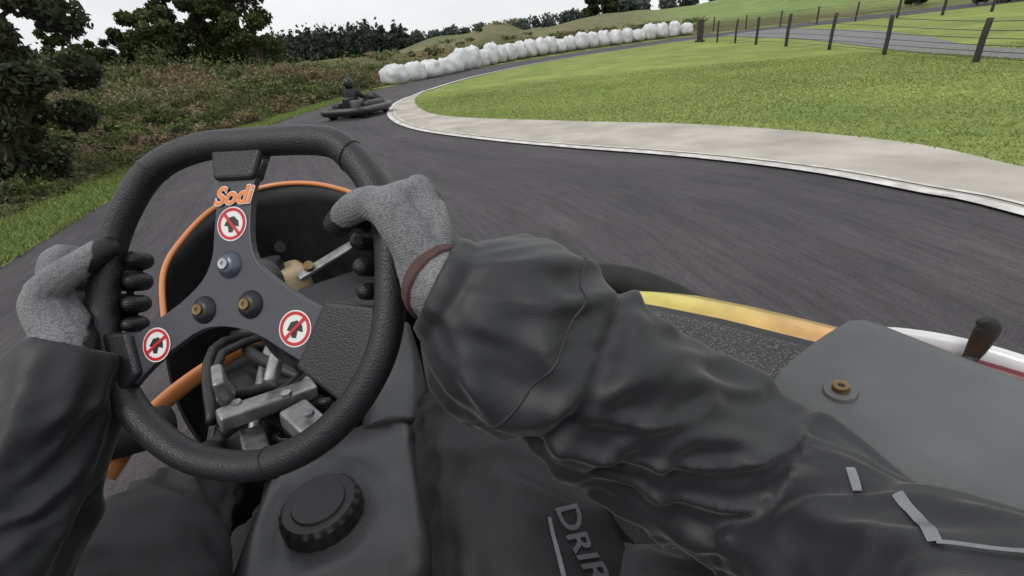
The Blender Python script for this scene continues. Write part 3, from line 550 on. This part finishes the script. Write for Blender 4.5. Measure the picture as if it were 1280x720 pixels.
# ================================================================== DRIVER
m,nt,b=newmat('nylon_jacket'); tc=N(nt,'ShaderNodeTexCoord')
n1=N(nt,'ShaderNodeTexNoise'); n1.inputs['Scale'].default_value=7; n1.inputs['Detail'].default_value=5; nt.links.new(tc.outputs['Object'],n1.inputs['Vector'])
r=N(nt,'ShaderNodeValToRGB'); r.color_ramp.elements[0].position=.3;r.color_ramp.elements[0].color=(.015,.0155,.018,1); r.color_ramp.elements[1].position=.75; r.color_ramp.elements[1].color=(.026,.027,.031,1)
nt.links.new(n1.outputs['Fac'],r.inputs['Fac']); nt.links.new(r.outputs[0],b.inputs['Base Color']); b.inputs['Roughness'].default_value=.55; b.inputs['Specular IOR Level'].default_value=.5
b.inputs['Sheen Weight'].default_value=.15; b.inputs['Sheen Roughness'].default_value=.4
n2=N(nt,'ShaderNodeTexNoise',noise_type='RIDGED_MULTIFRACTAL'); n2.inputs['Scale'].default_value=5; n2.inputs['Detail'].default_value=2; n2.inputs['Distortion'].default_value=.5; nt.links.new(tc.outputs['Object'],n2.inputs['Vector'])
# ripstop weave
w1=N(nt,'ShaderNodeTexWave',bands_direction='DIAGONAL'); w1.inputs['Scale'].default_value=260; nt.links.new(tc.outputs['Object'],w1.inputs['Vector'])
n3=N(nt,'ShaderNodeTexNoise'); n3.inputs['Scale'].default_value=700; nt.links.new(tc.outputs['Object'],n3.inputs['Vector'])
b1=N(nt,'ShaderNodeBump'); b1.inputs['Strength'].default_value=.25; b1.inputs['Distance'].default_value=.0035; nt.links.new(n2.outputs['Fac'],b1.inputs['Height'])
b2=N(nt,'ShaderNodeBump'); b2.inputs['Strength'].default_value=.3; b2.inputs['Distance'].default_value=.0006; nt.links.new(n3.outputs['Fac'],b2.inputs['Height']); nt.links.new(b1.outputs[0],b2.inputs['Normal'])
b3=N(nt,'ShaderNodeBump'); b3.inputs['Strength'].default_value=.12; b3.inputs['Distance'].default_value=.0004; nt.links.new(w1.outputs['Fac'],b3.inputs['Height']); nt.links.new(b2.outputs[0],b3.inputs['Normal']); nt.links.new(b3.outputs[0],b.inputs['Normal'])
m_jk=m; m_tr=M('trouser_nylon',(.013,.013,.015),.6,.3,9,.4,500)
def folds(seed,amp,f1=15,band=None,ease=.05):
    def f(L,th,r,t):
        c,s=math.cos(th),math.sin(th)
        a=noise.noise(Vector((L*f1+1.5*s,c*1.0+seed,s*1.0))); a=max(0,1-abs(a)*3.0)
        a2=noise.noise(Vector((L*f1*.8-1.8*c+7,c*.9,s*.9+seed*2))); a2=max(0,1-abs(a2)*3.2)
        a3=noise.noise(Vector((L*f1*1.7+2.5*s+3,c*1.4+seed,s*1.4))); a3=max(0,1-abs(a3)*3.2)
        q=noise.noise(Vector((L*7,c*1.1+seed,s*1.1)))
        v=amp*(1.0*a*a*(3-2*a)+.8*a2*a2*(3-2*a2)+.22*a3*a3-.7)+amp*1.0*q
        v*=min(1,.15+L/ease)
        if band:
            for b0,w,dp in band: v-=dp*math.exp(-((L-b0)/w)**2)
        return v
    return f
RA=[(.184,.314,.699),(.193,.309,.692),(.217,.300,.668),(.263,.283,.618),(.335,.240,.548),(.398,.172,.490),(.395,.080,.500),(.36,-.03,.55),(.25,-.10,.60)]
RAr=[.037,.045,.066,.081,.078,.081,.078,.085,.09]
v1,f1,RG,RN=tube(None,RA,RAr,None,sub=26,nr=130,disp=folds(3.1,.0088,band=[(.124,.009,.011),(.012,.003,.004)]),raw=True)
LA=[(-.118,.497,.648),(-.126,.490,.638),(-.151,.478,.608),(-.192,.451,.56),(-.222,.40,.525),(-.27,.25,.49),(-.18,.05,.55),(-.06,-.08,.6)]
v2,f2,LG,LN=tube(None,LA,[.034,.042,.052,.062,.068,.072,.08,.085],None,sub=24,nr=100,disp=folds(8.3,.0075),raw=True)
v3,f3,_,_=tube(None,[(.09,-.12,.68),(.09,-.12,.60),(.06,-.10,.48),(.03,-.04,.34),(.02,.0,.24)],[.07,.15,.165,.17,.17],None,sub=12,nr=80,disp=folds(5,.008,10),up=(0,1,0),flat=1.25,raw=True)
v4,f4,_,_=tube(None,[(.12,-.10,.36),(.22,.02,.34),(.28,.12,.33),(.32,.20,.31)],[.13,.125,.115,.10],None,sub=14,nr=80,disp=folds(6,.008,12),raw=True)
V,F=join([(v1,f1),(v2,f2),(v3,f3),(v4,f4)])
jk=mesh('jacket',V,F,m_jk,D); mod(jk,'REMESH',mode='VOXEL',voxel_size=.0030,use_smooth_shade=True); mod(jk,'SMOOTH',factor=.5,iterations=2)
for nm,G_,NN_,ii in (('cuff_seam',RG,RN,66),):
    tube(nm,[G_[ii,j]+NN_[ii,j]*.0001 for j in range(0,130,2)],.0013,m_jk,D,sub=1,nr=6,closed=True)
rt,TG,TN=tube('right_trouser_leg',[(.12,-.05,.26),(.19,.10,.31),(.225,.28,.335),(.235,.47,.335),(.235,.56,.30),(.21,.72,.21),(.17,1.0,.13)],[.12,.115,.105,.09,.078,.066,.05],m_tr,D,sub=22,nr=90,disp=folds(11,.007,13))
tube('left_trouser_leg',[(-.06,-.05,.26),(-.15,.10,.30),(-.185,.30,.325),(-.20,.50,.335),(-.20,.60,.30),(-.17,.78,.21),(-.12,1.05,.13)],[.12,.115,.105,.092,.08,.066,.05],m_tr,D,sub=22,nr=90,disp=folds(14,.009,13))
m_boot=M('boot_leather',(.02,.02,.02),.5,.2,20)
for x,n_ in((.17,'right_boot'),(-.12,'left_boot')): tube(n_,[(x,.97,.13),(x,1.04,.12),(x,1.12,.15),(x,1.22,.21)],[.045,.05,.045,.035],m_boot,D)
m_refl=M('reflective_tape',(.20,.205,.22),.4,.15,60,.3,500)
def smp(G,NN,i,j,off):
    ni,nj=G.shape[:2]; i=min(max(i,0),ni-1.001); i0=int(i);i1=i0+1;jf=math.floor(j);j0=int(jf)%nj;j1=(j0+1)%nj;a=i-i0;b_=j-jf
    f=lambda A:(A[i0,j0]*(1-a)*(1-b_)+A[i1,j0]*a*(1-b_)+A[i0,j1]*(1-a)*b_+A[i1,j1]*a*b_)
    return f(G)+f(NN)*off
def surf_strip(name,G,NN,path,w,mat,par,off=.0022):
    P=catmull(np.array(path,float),10); V=[];F=[]; T=np.gradient(P,axis=0); T/=np.linalg.norm(T,axis=1)[:,None]
    for c,t in zip(P,T):
        q=np.array([-t[1],t[0]])
        for s in (-1,-.33,.33,1): x=c+q*w*s; V.append(smp(G,NN,x[0],x[1],off))
    for k in range(len(P)-1):
        for s in range(3): F.append((k*4+s,k*4+s+1,k*4+s+5,k*4+s+4))
    o=mesh(name,V,F,mat,par); mod(o,'SMOOTH',factor=.5,iterations=4); return o
surf_strip('reflective_dash',RG,RN,[(152,7),(155,9),(158,11.5)],.9,m_refl,D,.0026)
surf_strip('reflective_dash_b',RG,RN,[(163,9),(168,11.5),(173,14.5)],.9,m_refl,D,.0026)
surf_strip('reflective_piping',RG,RN,[(173,14.5),(177,10),(180,4),(182,-4)],.45,m_refl,D,.0026)
surf_strip('trouser_piping',TG,TN,[(44,3.5),(40,2.6),(34,1.5)],.35,m_refl,D,.0015)
cu=bpy.data.curves.new('tmp','FONT'); cu.body='DRIRIDER'; cu.size=.034; cu.offset=.0006; cu.align_y='CENTER'; to=bpy.data.objects.new('tmp',cu); COL.objects.link(to)
bpy.context.view_layer.update(); tm=to.to_mesh(); TV=[v.co.copy() for v in tm.vertices]; TF=[tuple(p_.vertices) for p_ in tm.polygons]; to.to_mesh_clear(); bpy.data.objects.remove(to)
mesh('trouser_lettering',[smp(TG,TN,45-v.x/.0086,6.2+v.y/.0077,.0016) for v in TV],TF,M('print_grey',(.10,.105,.115),.5,.1,40),D,False)
# ------------------------------------------------------------------ gloves
def glove_mat(sx):
    m,nt,b=newmat('knit_glove'); tc=N(nt,'ShaderNodeTexCoord'); sp=N(nt,'ShaderNodeSeparateXYZ'); nt.links.new(tc.outputs['Object'],sp.inputs[0])
    nz=N(nt,'ShaderNodeTexNoise'); nz.inputs['Scale'].default_value=45; nt.links.new(tc.outputs['Object'],nz.inputs['Vector'])
    x=N(nt,'ShaderNodeMath',operation='MULTIPLY'); x.inputs[1].default_value=sx; nt.links.new(sp.outputs['X'],x.inputs[0])
    a=N(nt,'ShaderNodeMath',operation='MULTIPLY_ADD'); a.inputs[1].default_value=.8; nt.links.new(x.outputs[0],a.inputs[0]); nt.links.new(sp.outputs['Z'],a.inputs[2])
    c=N(nt,'ShaderNodeMath',operation='MULTIPLY_ADD'); c.inputs[1].default_value=.016; nt.links.new(nz.outputs['Fac'],c.inputs[0]); nt.links.new(a.outputs[0],c.inputs[2])
    mr=N(nt,'ShaderNodeMapRange'); mr.inputs['From Min'].default_value=.019; mr.inputs['From Max'].default_value=.0215; nt.links.new(c.outputs[0],mr.inputs['Value'])
    vo=N(nt,'ShaderNodeTexVoronoi'); vo.inputs['Scale'].default_value=560; nt.links.new(tc.outputs['Object'],vo.inputs['Vector'])
    n4=N(nt,'ShaderNodeTexNoise'); n4.inputs['Scale'].default_value=30; n4.inputs['Detail'].default_value=6; nt.links.new(tc.outputs['Object'],n4.inputs['Vector'])
    r=N(nt,'ShaderNodeValToRGB'); r.color_ramp.elements[0].position=.3; r.color_ramp.elements[1].position=.7; r.color_ramp.elements[0].color=(.19,.19,.20,1); r.color_ramp.elements[1].color=(.30,.30,.31,1); nt.links.new(n4.outputs['Fac'],r.inputs['Fac'])
    r5=N(nt,'ShaderNodeValToRGB'); r5.color_ramp.elements[0].color=(1.1,1.1,1.1,1); r5.color_ramp.elements[1].position=.75; r5.color_ramp.elements[1].color=(.6,.6,.6,1); nt.links.new(vo.outputs['Distance'],r5.inputs['Fac'])
    mm=N(nt,'ShaderNodeMixRGB',blend_type='MULTIPLY'); mm.inputs[0].default_value=1; nt.links.new(r.outputs[0],mm.inputs[1]); nt.links.new(r5.outputs[0],mm.inputs[2])
    mx=N(nt,'ShaderNodeMixRGB'); nt.links.new(mr.outputs[0],mx.inputs[0]); mx.inputs[1].default_value=(.012,.012,.014,1); nt.links.new(mm.outputs[0],mx.inputs[2]); nt.links.new(mx.outputs[0],b.inputs['Base Color'])
    rr=N(nt,'ShaderNodeMapRange'); rr.inputs['To Min'].default_value=.45; rr.inputs['To Max'].default_value=.95; nt.links.new(mr.outputs[0],rr.inputs['Value']); nt.links.new(rr.outputs[0],b.inputs['Roughness'])
    # knit ribs along the hand and soft creases
    wv=N(nt,'ShaderNodeTexWave',bands_direction='Y'); wv.inputs['Scale'].default_value=150; wv.inputs['Distortion'].default_value=2.0; nt.links.new(tc.outputs['Object'],wv.inputs['Vector'])
    bp=N(nt,'ShaderNodeBump'); bp.inputs['Strength'].default_value=.4; bp.inputs['Distance'].default_value=-.0008; nt.links.new(vo.outputs['Distance'],bp.inputs['Height'])
    bw=N(nt,'ShaderNodeBump'); bw.inputs['Strength'].default_value=.25; bw.inputs['Distance'].default_value=.0007; nt.links.new(wv.outputs['Fac'],bw.inputs['Height']); nt.links.new(bp.outputs[0],bw.inputs['Normal'])
    bq=N(nt,'ShaderNodeBump'); bq.inputs['Strength'].default_value=.45; bq.inputs['Distance'].default_value=.005; nt.links.new(n4.outputs['Fac'],bq.inputs['Height']); nt.links.new(bw.outputs[0],bq.inputs['Normal']); nt.links.new(bq.outputs[0],b.inputs['Normal']); return m
def chain(pts,rad,V,F):
    p0=np.array(pts[0]);p1=np.array(pts[-1]); 
    d0=p0-np.array(pts[1]); d0/=np.linalg.norm(d0); d1=p1-np.array(pts[-2]); d1/=np.linalg.norm(d1)
    P=[p0+d0*rad[0]*.9,p0+d0*rad[0]*.5]+[np.array(q) for q in pts]+[p1+d1*rad[-1]*.5,p1+d1*rad[-1]*.9]
    R=[rad[0]*.35,rad[0]*.8]+list(rad)+[rad[-1]*.8,rad[-1]*.35]
    v,f,_,_=tube(None,P,R,None,sub=4,nr=14,raw=True); b=len(V); V+=v; F+=[tuple(i+b for i in q) for q in f]
m_band=M('glove_wrist_band',(.075,.040,.037),.9,.35,60,.5,500)
def hand(name,phi,center,sx,wrist,thumb,MC,cuff,web=None,tip=0,band=True):
    V=[];F=[]; w=np.array(wrist)
    for i,mc in enumerate(MC):
        y=mc[1]; s=[.0095,.0099,.0095,.0086][i]; wy=w+np.array([0,(1.5-i)*.012,0])
        mid=(wy+np.array(mc))/2+np.array([.005,0,.005])
        chain([wy,mid,mc],[.018,.0140,.0118],V,F)
        chain([mc,(.037,y,-.018),(.020,y-.001,-.030),(-.003,y-.002,-.031),(-.020-tip,y-.003,-.022),(-.026-tip,y-.004,-.008)],[.0122,s*1.08,s*1.05,s,s*.98,s*.88],V,F)
    chain([w+np.array([-.004,.004,.004]),w*.45+np.array([.018,.004,.022]),thumb[0]],[.021,.02,.016],V,F)
    chain(thumb,[.0155,.0135,.0122,.0110],V,F)
    if web: chain(web,[.013,.012,.011],V,F)
    cf=np.array(cuff); chain([w,w+cf],[.027,.030],V,F)
    V=[(v[0]*sx,v[1],v[2]) for v in V]
    if sx<0: F=[tuple(reversed(f)) for f in F]
    me_o=mesh(name,V,F,glove_mat(sx),D); mod(me_o,'REMESH',mode='VOXEL',voxel_size=.0015,use_smooth_shade=True); mod(me_o,'SMOOTH',factor=.5,iterations=2)
    ML=WM@Matrix.Translation((center[0],center[1],0))@Matrix.Rotation(phi,4,'Z'); me_o.matrix_local=ML
    if band:
        b0=w*1.02; b1=w+cf*.9; bo,_,_=tube(name+'_wrist_band',[(b0[0]*sx,b0[1],b0[2]),((b0[0]+b1[0])/2*sx,(b0[1]+b1[1])/2,(b0[2]+b1[2])/2),(b1[0]*sx,b1[1],b1[2])],[.0300,.0315,.0325],m_band,D,sub=4,nr=40); bo.matrix_local=ML
    return me_o
def toloc(Kp,center,phi,sx):
    m=(WM@Matrix.Translation((center[0],center[1],0))@Matrix.Rotation(phi,4,'Z')).inverted(); v=m@Vector(Kp); return np.array([v.x*sx,v.y,v.z])
cR=(.151,.042); phR=math.radians(10); wR=toloc((.186,.316,.700),cR,phR,1)
hand('right_glove',phR,cR,1,wR*.93,[(.024,.014,.040),(.006,.024,.036),(-.014,.024,.030),(-.034,.018,.020)],
     [(.040,.033,.018),(.049,.013,.017),(.051,-.010,.016),(.045,-.032,.018)],wR*.2,[(.034,.028,.024),(.020,.024,.033),(.006,.022,.036)],.006)
cL=(-.156,.0); phL=math.radians(3); wL=toloc((-.122,.494,.645),cL,phL,-1)
hand('left_glove',phL,cL,-1,wL*np.array([1,.9,.9])+np.array([.012,0,0]),[(.020,-.006,.036),(.004,.010,.032),(-.010,.026,.022),(-.016,.038,.012)],
     [(.046,.033,.010),(.053,.011,.010),(.051,-.012,.010),(.044,-.033,.012)],wL*.2,[(.040,.028,.016),(.026,.016,.028),(.014,.004,.034)],-.003,False)
